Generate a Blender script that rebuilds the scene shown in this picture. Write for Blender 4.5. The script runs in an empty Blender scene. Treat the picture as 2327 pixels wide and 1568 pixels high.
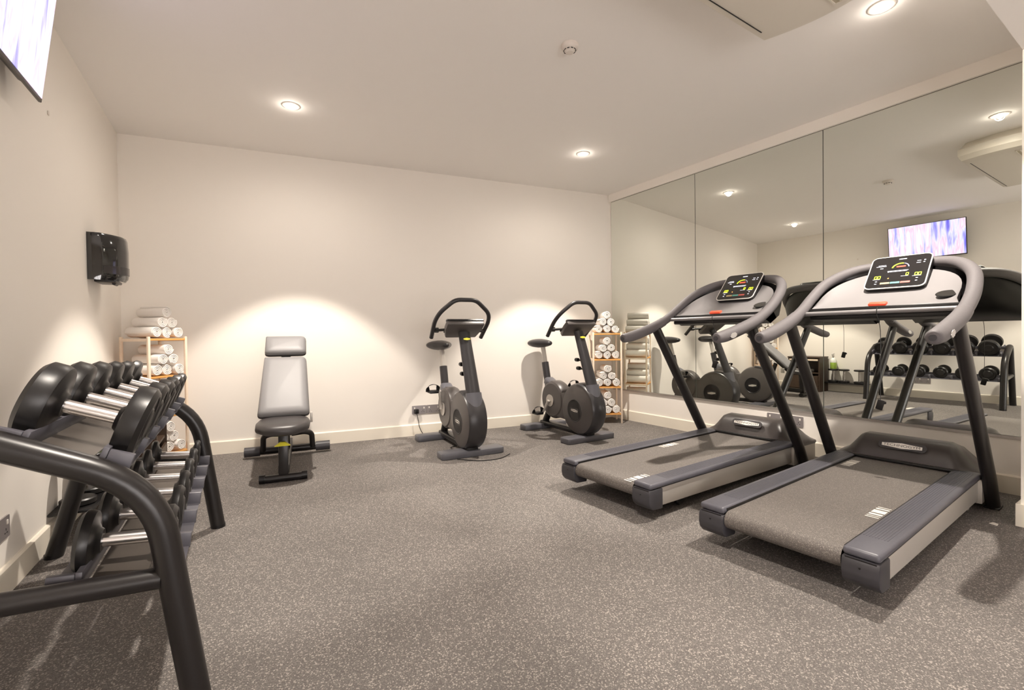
import bpy, bmesh, math, random
from mathutils import Vector, Matrix, Euler
random.seed(7)
SC = bpy.context.scene
COL = SC.collection
PI = math.pi
# ------------------------------------------------------------------ camera, world, exposure
F_PX, CX, CY, W_PX, H_PX = 1057.84, 1163.5, 778.15, 2327.0, 1568.0
YAW, PITCH, ROLL = 0.5745, -0.0148, -0.0124
cd = bpy.data.cameras.new('camera'); cam = bpy.data.objects.new('camera', cd); COL.objects.link(cam)
fw = Vector((math.sin(YAW)*math.cos(PITCH), math.cos(YAW)*math.cos(PITCH), math.sin(PITCH)))
r0 = Vector((math.cos(YAW), -math.sin(YAW), 0)); u0 = r0.cross(fw)
cr, sr = math.cos(ROLL), math.sin(ROLL)
rv = r0*cr + u0*sr; uv = u0*cr - r0*sr
m = Matrix((rv, uv, -fw)).transposed().to_4x4(); m.translation = Vector((0, 0, 1.0))
cam.matrix_world = m
cd.sensor_fit = 'HORIZONTAL'; cd.sensor_width = 36.0; cd.lens = F_PX/W_PX*36.0
cd.shift_y = (CY-H_PX/2)/W_PX
cd.clip_start = 0.02; cd.clip_end = 60
SC.camera = cam
w = bpy.data.worlds.new('world'); SC.world = w; w.use_nodes = True
w.node_tree.nodes['Background'].inputs[0].default_value = (1.0, 0.93, 0.90, 1)
w.node_tree.nodes['Background'].inputs[1].default_value = 3.6
SC.view_settings.view_transform = 'Standard'; SC.view_settings.look = 'None'
SC.view_settings.gamma = 1.0; SC.view_settings.use_curve_mapping = False
SC.view_settings.exposure = 1.38
SC.cycles.max_bounces = 12; SC.cycles.diffuse_bounces = 6; SC.cycles.glossy_bounces = 5
SC.cycles.sample_clamp_indirect = 6.0
SC.cycles.caustics_reflective = True
BEAM_W, FILL_W, GLOW_W = 108.0, 9.0, 0.4
WARM = (1.0, 0.905, 0.80)
# ------------------------------------------------------------------ room constants (metres, floor z=0, camera at x=y=0)
RX, DY, H = 4.072, 4.078, 2.672          # right wall x, back wall y at the right corner, ceiling
TB, TL = 0.1747, -0.0432                 # skew of back wall and left wall
BLX, BLY = -0.606, 4.895                 # back left corner
YN = -2.4
def back_y(x): return DY + (RX-x)*TB
def left_x(y): return BLX + TL*(BLY-y)
LA = (BLX-left_x(YN))/(BLY-YN)
# ------------------------------------------------------------------ materials
def mat(name, col, rough=0.5, metal=0.0, bump=0, bscale=200, spec=0.5, vary=0, vscale=8, coat=0, emis=None, estr=0):
    m = bpy.data.materials.new(name); m.use_nodes = True
    nt = m.node_tree; b = nt.nodes['Principled BSDF']
    b.inputs['Base Color'].default_value = (*col, 1)
    b.inputs['Roughness'].default_value = rough; b.inputs['Metallic'].default_value = metal
    b.inputs['Specular IOR Level'].default_value = spec
    if coat: b.inputs['Coat Weight'].default_value = coat; b.inputs['Coat Roughness'].default_value = 0.05
    if emis: b.inputs['Emission Color'].default_value = (*emis, 1); b.inputs['Emission Strength'].default_value = estr
    tc = nt.nodes.new('ShaderNodeTexCoord')
    if vary:
        n = nt.nodes.new('ShaderNodeTexNoise'); n.inputs['Scale'].default_value = vscale; n.inputs['Detail'].default_value = 4
        nt.links.new(tc.outputs['Object'], n.inputs['Vector'])
        mx = nt.nodes.new('ShaderNodeMix'); mx.data_type = 'RGBA'
        mx.inputs[6].default_value = (*[c*(1-vary) for c in col], 1); mx.inputs[7].default_value = (*[min(1, c*(1+vary)) for c in col], 1)
        nt.links.new(n.outputs['Fac'], mx.inputs[0]); nt.links.new(mx.outputs[2], b.inputs['Base Color'])
    if bump:
        n2 = nt.nodes.new('ShaderNodeTexNoise'); n2.inputs['Scale'].default_value = bscale; n2.inputs['Detail'].default_value = 3
        nt.links.new(tc.outputs['Object'], n2.inputs['Vector'])
        bp = nt.nodes.new('ShaderNodeBump'); bp.inputs['Strength'].default_value = bump; bp.inputs['Distance'].default_value = 0.002
        nt.links.new(n2.outputs['Fac'], bp.inputs['Height']); nt.links.new(bp.outputs[0], b.inputs['Normal'])
    return m
def emat(name, col, s=1.0):
    m = bpy.data.materials.new(name); m.use_nodes = True
    nt = m.node_tree; b = nt.nodes['Principled BSDF']
    b.inputs['Base Color'].default_value = (*[c*0.3 for c in col], 1)
    b.inputs['Emission Color'].default_value = (*col, 1); b.inputs['Emission Strength'].default_value = s
    return m
def speckle(name, dark, mid, light, s1, s2, thr1, thr2, rough=0.75, cloud=0.12):
    m = bpy.data.materials.new(name); m.use_nodes = True
    nt = m.node_tree; b = nt.nodes['Principled BSDF']; N = nt.nodes.new; L = nt.links.new
    b.inputs['Roughness'].default_value = rough; b.inputs['Specular IOR Level'].default_value = 0.3
    tc = N('ShaderNodeTexCoord')
    def vor(s, thr, soft):
        v = N('ShaderNodeTexVoronoi'); v.inputs['Scale'].default_value = s; v.inputs['Randomness'].default_value = 1
        L(tc.outputs['Object'], v.inputs['Vector'])
        sep = N('ShaderNodeSeparateColor'); L(v.outputs['Color'], sep.inputs[0])
        mr = N('ShaderNodeMapRange'); mr.inputs[1].default_value = thr; mr.inputs[2].default_value = thr+soft
        L(sep.outputs[0], mr.inputs[0]); return mr.outputs[0]
    def mix(f, a, c):
        x = N('ShaderNodeMix'); x.data_type = 'RGBA'; L(f, x.inputs[0])
        for i, q in ((6, a), (7, c)):
            if isinstance(q, tuple): x.inputs[i].default_value = (*q, 1)
            else: L(q, x.inputs[i])
        return x.outputs[2]
    c1 = mix(vor(s1, thr1, 0.2), dark, mid)
    c2 = mix(vor(s2, thr2, 0.05), c1, light)
    n = N('ShaderNodeTexNoise'); n.inputs['Scale'].default_value = 1.6; n.inputs['Detail'].default_value = 5
    L(tc.outputs['Object'], n.inputs['Vector'])
    mr = N('ShaderNodeMapRange'); mr.inputs[1].default_value = 0.3; mr.inputs[2].default_value = 0.7
    mr.inputs[3].default_value = 1-cloud; mr.inputs[4].default_value = 1+cloud
    L(n.outputs['Fac'], mr.inputs[0])
    vm = N('ShaderNodeVectorMath'); vm.operation = 'SCALE'; L(c2, vm.inputs[0]); L(mr.outputs[0], vm.inputs['Scale'])
    L(vm.outputs[0], b.inputs['Base Color'])
    bp = N('ShaderNodeBump'); bp.inputs['Strength'].default_value = 0.35; bp.inputs['Distance'].default_value = 0.002
    n3 = N('ShaderNodeTexNoise'); n3.inputs['Scale'].default_value = 260; L(tc.outputs['Object'], n3.inputs['Vector'])
    L(n3.outputs['Fac'], bp.inputs['Height']); L(bp.outputs[0], b.inputs['Normal'])
    return m
M = {
 'wall': mat('painted_plaster', (0.87, 0.825, 0.765), 0.75, bump=0.04, bscale=90, spec=0.25),
 'ceiling': mat('ceiling_paint', (0.90, 0.87, 0.84), 0.8, spec=0.2),
 'skirting': mat('skirting_paint', (0.85, 0.79, 0.68), 0.4, spec=0.4),
 'floor': speckle('speckled_rubber', (0.112, 0.101, 0.095), (0.17, 0.155, 0.145), (0.34, 0.31, 0.28), 380, 265, 0.45, 0.84),
 'belt': speckle('belt_rubber', (0.11, 0.098, 0.09), (0.165, 0.147, 0.134), (0.27, 0.245, 0.22), 500, 420, 0.5, 0.9, 0.6, 0.03),
 'mirror': mat('mirror_silver', (0.83, 0.85, 0.80), 0.003, 1.0),
 'mirror_edge': mat('mirror_edge', (0.10, 0.11, 0.09), 0.3, spec=0.5),
 'alu': mat('aluminium_trim', (0.62, 0.58, 0.55), 0.4, 1.0),
 'tread_dark': mat('graphite_plastic', (0.04, 0.036, 0.038), 0.42, bump=0.05, bscale=600),
 'tread_hood': mat('hood_plastic', (0.058, 0.050, 0.048), 0.33, bump=0.03, bscale=600),
 'tread_rail': mat('side_rail_plastic', (0.088, 0.087, 0.104), 0.40, bump=0.06, bscale=300, vary=.1, vscale=60),
 'tread_cap': mat('end_cap_plastic', (0.042, 0.040, 0.046), 0.45),
 'silver': mat('silver_paint', (0.52, 0.49, 0.45), 0.38, 0.35),
 'black_tube': mat('black_painted_steel', (0.012, 0.010, 0.010), 0.33, bump=0.03, bscale=900),
 'grip': mat('grip_foam', (0.13, 0.12, 0.125), 0.62, bump=0.25, bscale=420, vary=.15, vscale=200),
 'panel': mat('console_panel', (0.24, 0.23, 0.235), 0.36, spec=0.7),
 'screen_black': mat('screen_glass', (0.012, 0.011, 0.012), 0.12, spec=0.6, coat=0.6),
 'black': mat('black_plastic', (0.006, 0.0055, 0.006), 0.35),
 'gloss_black': mat('glossy_black_plastic', (0.006, 0.006, 0.007), 0.06, coat=1.0),
 'smoke_window': mat('smoked_window', (0.03, 0.026, 0.028), 0.08, coat=0.5),
 'rubber': mat('dumbbell_rubber', (0.010, 0.009, 0.009), 0.36, bump=0.04, bscale=500),
 'rubber_face': mat('dumbbell_face', (0.018, 0.016, 0.016), 0.42),
 'chrome': mat('brushed_chrome', (0.70, 0.67, 0.655), 0.26, 1.0),
 'cradle': mat('grey_cradle_plastic', (0.095, 0.092, 0.108), 0.42),
 'tray': mat('tray_steel', (0.105, 0.09, 0.078), 0.35, 0.3),
 'vinyl': mat('grey_vinyl', (0.20, 0.195, 0.20), 0.5, bump=0.1, bscale=700, spec=0.6),
 'vinyl_seat_and_shade': mat('dark_vinyl', (0.05, 0.045, 0.045), 0.4, spec=0.5),  # dark seat pad vinyl, also the shade painted under the other pads
 'bike': mat('bike_shell', (0.08, 0.071, 0.068), 0.36, bump=0.03, bscale=700),
 'bike_dark': mat('bike_dark_shell', (0.028, 0.026, 0.028), 0.36),
 'bike_grey': mat('bike_grey_collar', (0.11, 0.11, 0.125), 0.35),
 'white': mat('white_plastic', (0.80, 0.77, 0.73), 0.4),
 'towel': mat('towel_terry', (0.87, 0.83, 0.79), 0.95, bump=0.9, bscale=330, spec=0.1),
 'wood_pale': mat('pale_wood', (0.82, 0.68, 0.54), 0.5, vary=.08, vscale=30),
 'wood_orange': mat('orange_wood', (0.72, 0.36, 0.10), 0.5, vary=.12, vscale=25),
 'wood_dark': mat('dark_walnut', (0.052, 0.030, 0.018), 0.5, vary=.3, vscale=20),
 'yellow': mat('yellow_plastic', (0.72, 0.66, 0.05), 0.4),
 'red': mat('red_button', (0.85, 0.10, 0.05), 0.35, emis=(1, .12, .05), estr=.12),
 'socket': mat('brushed_steel_plate', (0.36, 0.33, 0.33), 0.42, 0.6),
 'white_mark': mat('white_print', (0.80, 0.76, 0.70), 0.5),
 'grey_mark': mat('silver_print', (0.48, 0.46, 0.44), 0.4),
 'ac': mat('unit_plastic', (0.73, 0.68, 0.60), 0.45),
 'ac_grille': mat('grille_plastic', (0.50, 0.45, 0.34), 0.6),
 'green_liquid': mat('green_liquid', (0.42, 0.62, 0.10), 0.25),
 'bottle': mat('clear_bottle', (0.85, 0.86, 0.80), 0.2),
 'detector': mat('detector_plastic', (0.74, 0.68, 0.62), 0.5),
 'bezel': mat('tv_bezel', (0.05, 0.042, 0.038), 0.4),
 'e_yellow': emat('lit_yellow', (0.72, 0.95, 0.02), 1.1), 'e_red': emat('lit_red', (1.0, 0.08, 0.04), 0.9),
 'e_white': emat('lit_white', (0.8, 0.78, 0.85), 0.7), 'e_dim': emat('lit_dim', (0.4, 0.4, 0.5), 0.25),
 'e_orange': emat('lit_orange', (1, .4, .08), 0.9), 'k_tan': mat('key_tan', (.55, .42, .22), .4), 'k_teal': mat('key_teal', (.12, .42, .36), .4),
 'k_red': mat('key_red', (.6, .12, .10), .4), 'lamp': emat('lamp_glow', (1, .95, .86), 30.0),
 'rim': mat('lamp_rim', (0.85, 0.80, 0.74), 0.4),
}
def tv_mat():
    m = bpy.data.materials.new('television_picture'); m.use_nodes = True
    nt = m.node_tree; N = nt.nodes.new; L = nt.links.new; b = nt.nodes['Principled BSDF']
    tc = N('ShaderNodeTexCoord'); mp = N('ShaderNodeMapping'); mp.inputs['Scale'].default_value = (1, 1, 1)
    L(tc.outputs['Object'], mp.inputs[0])
    mp.inputs['Rotation'].default_value = (0.45, 0, 0); mp.inputs['Scale'].default_value = (1, 14, 1.6)
    n = N('ShaderNodeTexNoise'); n.inputs['Scale'].default_value = 1.3; n.inputs['Detail'].default_value = 3; n.inputs['Distortion'].default_value = 0.4
    L(mp.outputs[0], n.inputs['Vector'])
    r = N('ShaderNodeValToRGB'); e = r.color_ramp.elements
    e[0].position = 0.28; e[0].color = (0.16, 0.13, 0.75, 1); e[1].position = 0.75; e[1].color = (0.75, 0.85, 1, 1)
    for p, c in ((0.40, (0.45, 0.42, 1, 1)), (0.48, (0.80, 0.78, 1, 1)), (0.56, (0.95, 0.55, 0.75, 1)), (0.62, (0.92, 0.90, 1, 1))):
        q = e.new(p); q.color = c
    L(n.outputs['Fac'], r.inputs[0]); L(r.outputs[0], b.inputs['Emission Color'])
    b.inputs['Emission Strength'].default_value = 0.55; b.inputs['Base Color'].default_value = (0.02, 0.02, 0.03, 1); b.inputs['Roughness'].default_value = 0.2
    return m
M['tv'] = tv_mat()
# ------------------------------------------------------------------ mesh helpers
class MB:
    def __init__(s): s.bm = bmesh.new()
    def _add(s, verts, faces):
        vs = [s.bm.verts.new(v) for v in verts]
        for f in faces:
            try: s.bm.faces.new([vs[i] for i in f])
            except ValueError: pass
        return vs
    def box(s, c, size, rot=None, bev=0.0, seg=2):
        t = bmesh.new(); bmesh.ops.create_cube(t, size=1)
        for v in t.verts: v.co = Vector((v.co.x*size[0], v.co.y*size[1], v.co.z*size[2]))
        if bev > 0: bmesh.ops.bevel(t, geom=list(t.edges), offset=min(bev, min(size)*.49), segments=seg, profile=0.5, affect='EDGES')
        mt = Matrix.Translation(Vector(c))
        if rot is not None: mt = mt @ (rot if isinstance(rot, Matrix) else Euler(rot).to_matrix().to_4x4())
        return s._merge(t, mt)
    def _merge(s, t, mt=None):
        if mt: bmesh.ops.transform(t, matrix=mt, verts=t.verts)
        t.verts.index_update()
        s._add([v.co.copy() for v in t.verts], [[v.index for v in f.verts] for f in t.faces]); t.free(); return s
    def tube(s, pts, r, n=16, closed=False, oval=None, up=None, smooth=0, cap=True):
        P = [Vector(p) for p in pts]
        R = list(r) if isinstance(r, (list, tuple)) else [r]*len(P)
        if smooth: P, R = spline(P, R, smooth, closed)
        k = len(P); rings = []
        T = []
        for i in range(k):
            a = P[(i-1) % k] if (closed or i > 0) else P[i]; b = P[(i+1) % k] if (closed or i < k-1) else P[i]
            T.append((b-a).normalized())
        nrm = Vector(up) if up else (Vector((0, 0, 1)) if abs(T[0].z) < 0.9 else Vector((0, 1, 0)))
        for i in range(k):
            nrm = (nrm - T[i]*nrm.dot(T[i])); nrm.normalize(); bn = T[i].cross(nrm)
            if up: nn = (Vector(up) - T[i]*Vector(up).dot(T[i])); nrm = nn.normalized() if nn.length > 1e-3 else nrm; bn = T[i].cross(nrm)
            o = oval or (1, 1)
            rings.append([P[i] + nrm*math.cos(q*2*PI/n)*R[i]*o[0] + bn*math.sin(q*2*PI/n)*R[i]*o[1] for q in range(n)])
        V = [v for ring in rings for v in ring]; Fc = []
        for i in range(k if closed else k-1):
            j = (i+1) % k
            for q in range(n): Fc.append((i*n+q, i*n+(q+1) % n, j*n+(q+1) % n, j*n+q))
        if not closed and cap: Fc.append(tuple(range(n))[::-1]); Fc.append(tuple((k-1)*n+q for q in range(n)))
        s._add(V, Fc); return s
    def lathe(s, prof, mt=None, n=40, arc=None):
        # prof: list of (r, z) about local z
        V = []; Fc = []; k = len(prof)
        for (r, z) in prof:
            for q in range(n): a = 2*PI*q/n; V.append(Vector((r*math.cos(a), r*math.sin(a), z)))
        for i in range(k-1):
            for q in range(n): Fc.append((i*n+q, i*n+(q+1) % n, (i+1)*n+(q+1) % n, (i+1)*n+q))
        if prof[0][0] > 1e-6: Fc.append(tuple(range(n))[::-1])
        if prof[-1][0] > 1e-6: Fc.append(tuple((k-1)*n+q for q in range(n)))
        if mt is not None: V = [mt @ v for v in V]
        s._add(V, Fc); return s
    def prism(s, poly, d, mt=None, bev=0):
        t = bmesh.new(); vs = [t.verts.new(Vector(p)) for p in poly]; f = t.faces.new(vs)
        ex = bmesh.ops.extrude_face_region(t, geom=[f]); nv = [g for g in ex['geom'] if isinstance(g, bmesh.types.BMVert)]
        bmesh.ops.translate(t, verts=nv, vec=Vector(d))
        if bev: bmesh.ops.bevel(t, geom=list(t.edges), offset=bev, segments=2, profile=.5, affect='EDGES')
        return s._merge(t, mt)
    def grid(s, rows):
        n = len(rows[0]); V = [Vector(p) for r in rows for p in r]; Fc = []
        for i in range(len(rows)-1):
            for j in range(n-1): Fc.append((i*n+j, i*n+j+1, (i+1)*n+j+1, (i+1)*n+j))
        s._add(V, Fc); return s
    def build(s, name, m, parent=None, smooth=True, bevel=0, subsurf=0, angle=35):
        bmesh.ops.remove_doubles(s.bm, verts=s.bm.verts, dist=1e-6)
        bmesh.ops.recalc_face_normals(s.bm, faces=s.bm.faces)
        me = bpy.data.meshes.new(name); s.bm.to_mesh(me); s.bm.free()
        o = bpy.data.objects.new(name, me); COL.objects.link(o)
        me.materials.append(M[m] if isinstance(m, str) else m)
        if smooth:
            for p in me.polygons: p.use_smooth = True
            try: me.set_sharp_from_angle(angle=math.radians(angle))
            except Exception: pass
        if bevel:
            b = o.modifiers.new('bevel', 'BEVEL'); b.width = bevel; b.segments = 3; b.limit_method = 'ANGLE'
        if subsurf:
            b = o.modifiers.new('subsurf', 'SUBSURF'); b.levels = subsurf; b.render_levels = subsurf
        if parent: o.parent = parent
        return o
def spline(P, R, sub, closed=False):
    out, ro = [], []; k = len(P)
    for i in range(k if closed else k-1):
        g = lambda j: P[j % k] if closed else P[max(0, min(k-1, j))]
        h = lambda j: R[j % k] if closed else R[max(0, min(k-1, j))]
        a, b, c, d = g(i-1), g(i), g(i+1), g(i+2)
        for q in range(sub):
            t = q/sub
            out.append(0.5*((2*b)+(c-a)*t+(2*a-5*b+4*c-d)*t*t+(3*b-a-3*c+d)*t**3)); ro.append(h(i)*(1-t)+h(i+1)*t)
    if not closed: out.append(P[-1]); ro.append(R[-1])
    return out, ro
def fillet(P, rad, n=6):
    P = [Vector(p) for p in P]; out = [P[0]]
    for i in range(1, len(P)-1):
        r = rad[i-1] if isinstance(rad, (list, tuple)) else rad
        a = (P[i-1]-P[i]); b = (P[i+1]-P[i]); l = min(r, a.length*.49, b.length*.49)
        p0 = P[i]+a.normalized()*l; p1 = P[i]+b.normalized()*l
        for q in range(n+1):
            t = q/n; out.append(p0*(1-t)**2+P[i]*2*t*(1-t)+p1*t*t)
    out.append(P[-1]); return out
def thing(name, label, cat, loc=(0, 0, 0), rz=0.0, group=None):
    o = bpy.data.objects.new(name, None); COL.objects.link(o); o.empty_display_size = 0.05
    o.location = loc; o.rotation_euler = (0, 0, rz); tag(o, label, cat, group); return o
def tag(o, label, cat, group=None):
    o['label'] = label; o['category'] = cat
    if group: o['group'] = group
    return o
def struct(o): o['kind'] = 'structure'; return o
def lab(o, l): o['label'] = l; return o
def copy_tree(o, parent=None):
    c = o.copy(); COL.objects.link(c)
    if parent: c.parent = parent; c.matrix_parent_inverse = o.matrix_parent_inverse.copy()
    for ch in [x for x in COL.objects if x.parent == o]: copy_tree(ch, c)
    return c
def frame(o, xa, ya):     # matrix with origin o, x axis xa, y axis ya
    xa = Vector(xa).normalized(); ya = Vector(ya); ya = (ya-xa*ya.dot(xa)).normalized(); za = xa.cross(ya)
    mt = Matrix((xa, ya, za)).transposed().to_4x4(); mt.translation = Vector(o); return mt
def text(name, s, mt, size, m, parent, depth=0.0006, sx=1.0, bold=0.0):
    c = bpy.data.curves.new(name, 'FONT'); c.body = s; c.size = size; c.align_x = 'CENTER'; c.align_y = 'CENTER'; c.extrude = depth; c.offset = bold
    t = bpy.data.objects.new(name, c); COL.objects.link(t)
    dg = bpy.context.evaluated_depsgraph_get(); me = bpy.data.meshes.new_from_object(t.evaluated_get(dg))
    bpy.data.objects.remove(t); me.transform(mt @ Matrix.Diagonal((sx, 1, 1, 1))); me.materials.clear(); me.materials.append(M[m])
    o = bpy.data.objects.new(name, me); COL.objects.link(o); o.parent = parent; return o
def rrect(w, h, r, n=5):
    out = []
    for cx, cy, a0 in ((w/2-r, h/2-r, 0), (-w/2+r, h/2-r, PI/2), (-w/2+r, -h/2+r, PI), (w/2-r, -h/2+r, 1.5*PI)):
        for q in range(n+1): a = a0+q*PI/2/n; out.append((cx+r*math.cos(a), cy+r*math.sin(a), 0))
    return out
# ================================================================== ROOM SHELL
def slab(name, pts, d, m):   # closed polygon extruded
    b = MB(); b.prism(pts, d); return struct(b.build(name, m, smooth=False))
xl = left_x(YN)
slab('floor', [(xl-.4, YN-.2, 0), (RX+.3, YN-.2, 0), (RX+.3, 5.4, 0), (xl-.4, 5.4, 0)], (0, 0, -.1), 'floor')
slab('ceiling', [(xl-.4, YN-.2, H), (RX+.3, YN-.2, H), (RX+.3, 5.4, H), (xl-.4, 5.4, H)], (0, 0, .1), 'ceiling')
nb = Vector((TB, 1, 0)).normalized(); nl = Vector((-1, LA, 0)).normalized()
slab('wall_back', [(BLX, BLY, 0), (RX, DY, 0), (RX, DY, H), (BLX, BLY, H)], nb*.1, 'wall')
slab('wall_left', [(xl, YN, 0), (BLX, BLY, 0), (BLX, BLY, H), (xl, YN, H)], nl*.1, 'wall')
slab('wall_right', [(RX, YN, 0), (RX, DY, 0), (RX, DY, H), (RX, YN, H)], (.1, 0, 0), 'wall')
WX0, WX1, WZ0, WZ1 = -.45, 2.0, .30, 1.55      # unseen opening behind the camera, added to let in fill light
b = MB()
for x0, x1, z0, z1 in ((xl, WX0, 0, H), (WX1, RX, 0, H), (WX0, WX1, 0, WZ0), (WX0, WX1, WZ1, H)): b.box(((x0+x1)/2, YN-.05, (z0+z1)/2), (x1-x0, .1, z1-z0))
struct(b.build('wall_front', 'wall', smooth=False))
b = MB()
for x0, x1, z0, z1 in ((WX0, WX0+.05, WZ0, WZ1), (WX1-.05, WX1, WZ0, WZ1), (.75, .80, WZ0, WZ1), (WX0, WX1, WZ0, WZ0+.05), (WX0, WX1, WZ1-.05, WZ1)): b.box(((x0+x1)/2, YN-.05, (z0+z1)/2), (x1-x0, .06, z1-z0))
struct(b.build('added_fill_window_1', 'skirting', smooth=False))  # frame of the added fill light opening
slab('wall_corner', [(3.437, YN, 0), (RX, YN, 0), (RX, .575, 0), (3.437, .575, 0)], (0, 0, 2.40), 'wall')
slab('trim_1', [(2.75, .35, 2.40), (RX, .35, 2.40), (RX, .575, 2.40), (2.75, .575, 2.40)], (0, 0, H-2.40), 'ceiling')
BB, BT = 0.114, 0.016
def skirt(name, p0, p1, inward):
    p0, p1, i = Vector(p0), Vector(p1), Vector(inward).normalized()
    prof = [(0, 0), (BT, 0), (BT, BB-.008), (BT*.45, BB), (0, BB)]
    b = MB(); d = p1-p0; b.prism([p0+i*a+Vector((0, 0, z)) for a, z in prof], d); return struct(b.build(name, 'skirting', smooth=False))
skirt('baseboard_back', (BLX, BLY, 0), (RX, DY, 0), -nb)
skirt('baseboard_left', (xl, YN, 0), (BLX, BLY, 0), -nl)
skirt('baseboard_right', (RX, .575, 0), (RX, DY, 0), (-1, 0, 0))
b = MB(); b.box((3.437-BT/2, (.575+YN)/2+.008, BB/2), (BT, .575-YN+.016, BB)); b.box((3.75, .575+BT/2, BB/2), (.64, BT, BB)); struct(b.build('baseboard_corner', 'skirting', smooth=False))
# mirror trims: top band and bottom channel
MB0, MT0 = 0.353, 2.585
b = MB(); b.box((RX-.013, (.58+DY)/2, (H+MT0)/2), (.026, DY-.58-.002, H-MT0)); struct(b.build('trim_2', 'wall', smooth=False))
b = MB(); b.box((RX-.007, (.58+DY)/2-.01, MB0-.008), (.014, DY-.62, .016)); struct(b.build('trim_3', 'alu', smooth=False))
# ---- mirror panels
seams = [4.058, 2.903, 1.750, 0.596]
seamlab = ['tall wall mirror panel nearest the back corner, beside the towel shelf', 'tall wall mirror panel between its two neighbours, behind the far treadmill', 'tall wall mirror panel at the right edge of the photo, behind the near treadmill']
for i in range(3):
    y1, y0 = seams[i]-.0015, seams[i+1]+.0015
    t = thing('mirror_panel', seamlab[i], 'mirror', (RX, (y0+y1)/2, MB0), 0)
    bb = MB(); bb.box((-.003, 0, (MT0-MB0)/2), (.0055, y1-y0, MT0-MB0-.001)); bb.build('glass_edge', 'mirror_edge', t, smooth=False)
    bb = MB(); h2 = MT0-MB0-.004; w2 = y1-y0-.003
    bb._add([(-.0062, -w2/2, .002), (-.0062, w2/2, .002), (-.0062, w2/2, h2), (-.0062, -w2/2, h2)], [(0, 1, 2, 3)])
    bb.build('reflective_face', 'mirror', t, smooth=False)
# ================================================================== DOWNLIGHTS
def downlight(x, y, label, beam=1.0, fill=1.0):
    t = thing('ceiling_downlight', label, 'ceiling light', (x, y, H), 0, 'recessed downlights in the ceiling')
    b = MB(); b.lathe([(.036, 0.0005), (.036, -.004), (.048, -.006), (.058, -.003), (.060, .0005)], n=40); b.build('trim_ring', 'rim', t)
    b = MB(); b.lathe([(.0, -.0018), (.036, -.0018), (.036, .0003), (.0, .0003)], n=32); b.build('bulb', 'lamp', t)
    l = bpy.data.lights.new('glow_light', 'POINT'); l.energy = GLOW_W; l.color = WARM; l.shadow_soft_size = .012
    o = bpy.data.objects.new('glow_light', l); COL.objects.link(o); o.parent = t; o.location = (0, 0, -.02)
    for nm, e, size, bl, rad in (('beam_light', BEAM_W*beam, math.radians(79), .22, .028), ('spread_light', FILL_W*fill, math.radians(176), .6, .03)):
        l = bpy.data.lights.new(nm, 'SPOT'); l.energy = e; l.color = WARM; l.spot_size = size; l.spot_blend = bl; l.shadow_soft_size = rad
        o = bpy.data.objects.new(nm, l); COL.objects.link(o); o.parent = t; o.location = (0, 0, -.012)
downlight(.516, 3.683, 'glowing recessed downlight in the ceiling, leftmost in the photo, above the weight bench')
downlight(2.92, 3.263, 'small glowing recessed downlight in the ceiling above the exercise bikes near the mirror')
downlight(2.936, .989, 'glowing recessed downlight at the top right of the ceiling, above the near treadmill')
downlight(.36, 1.03, 'recessed downlight overhead above the dumbbell rack, outside the top of the photo', .8, .8)
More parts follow.
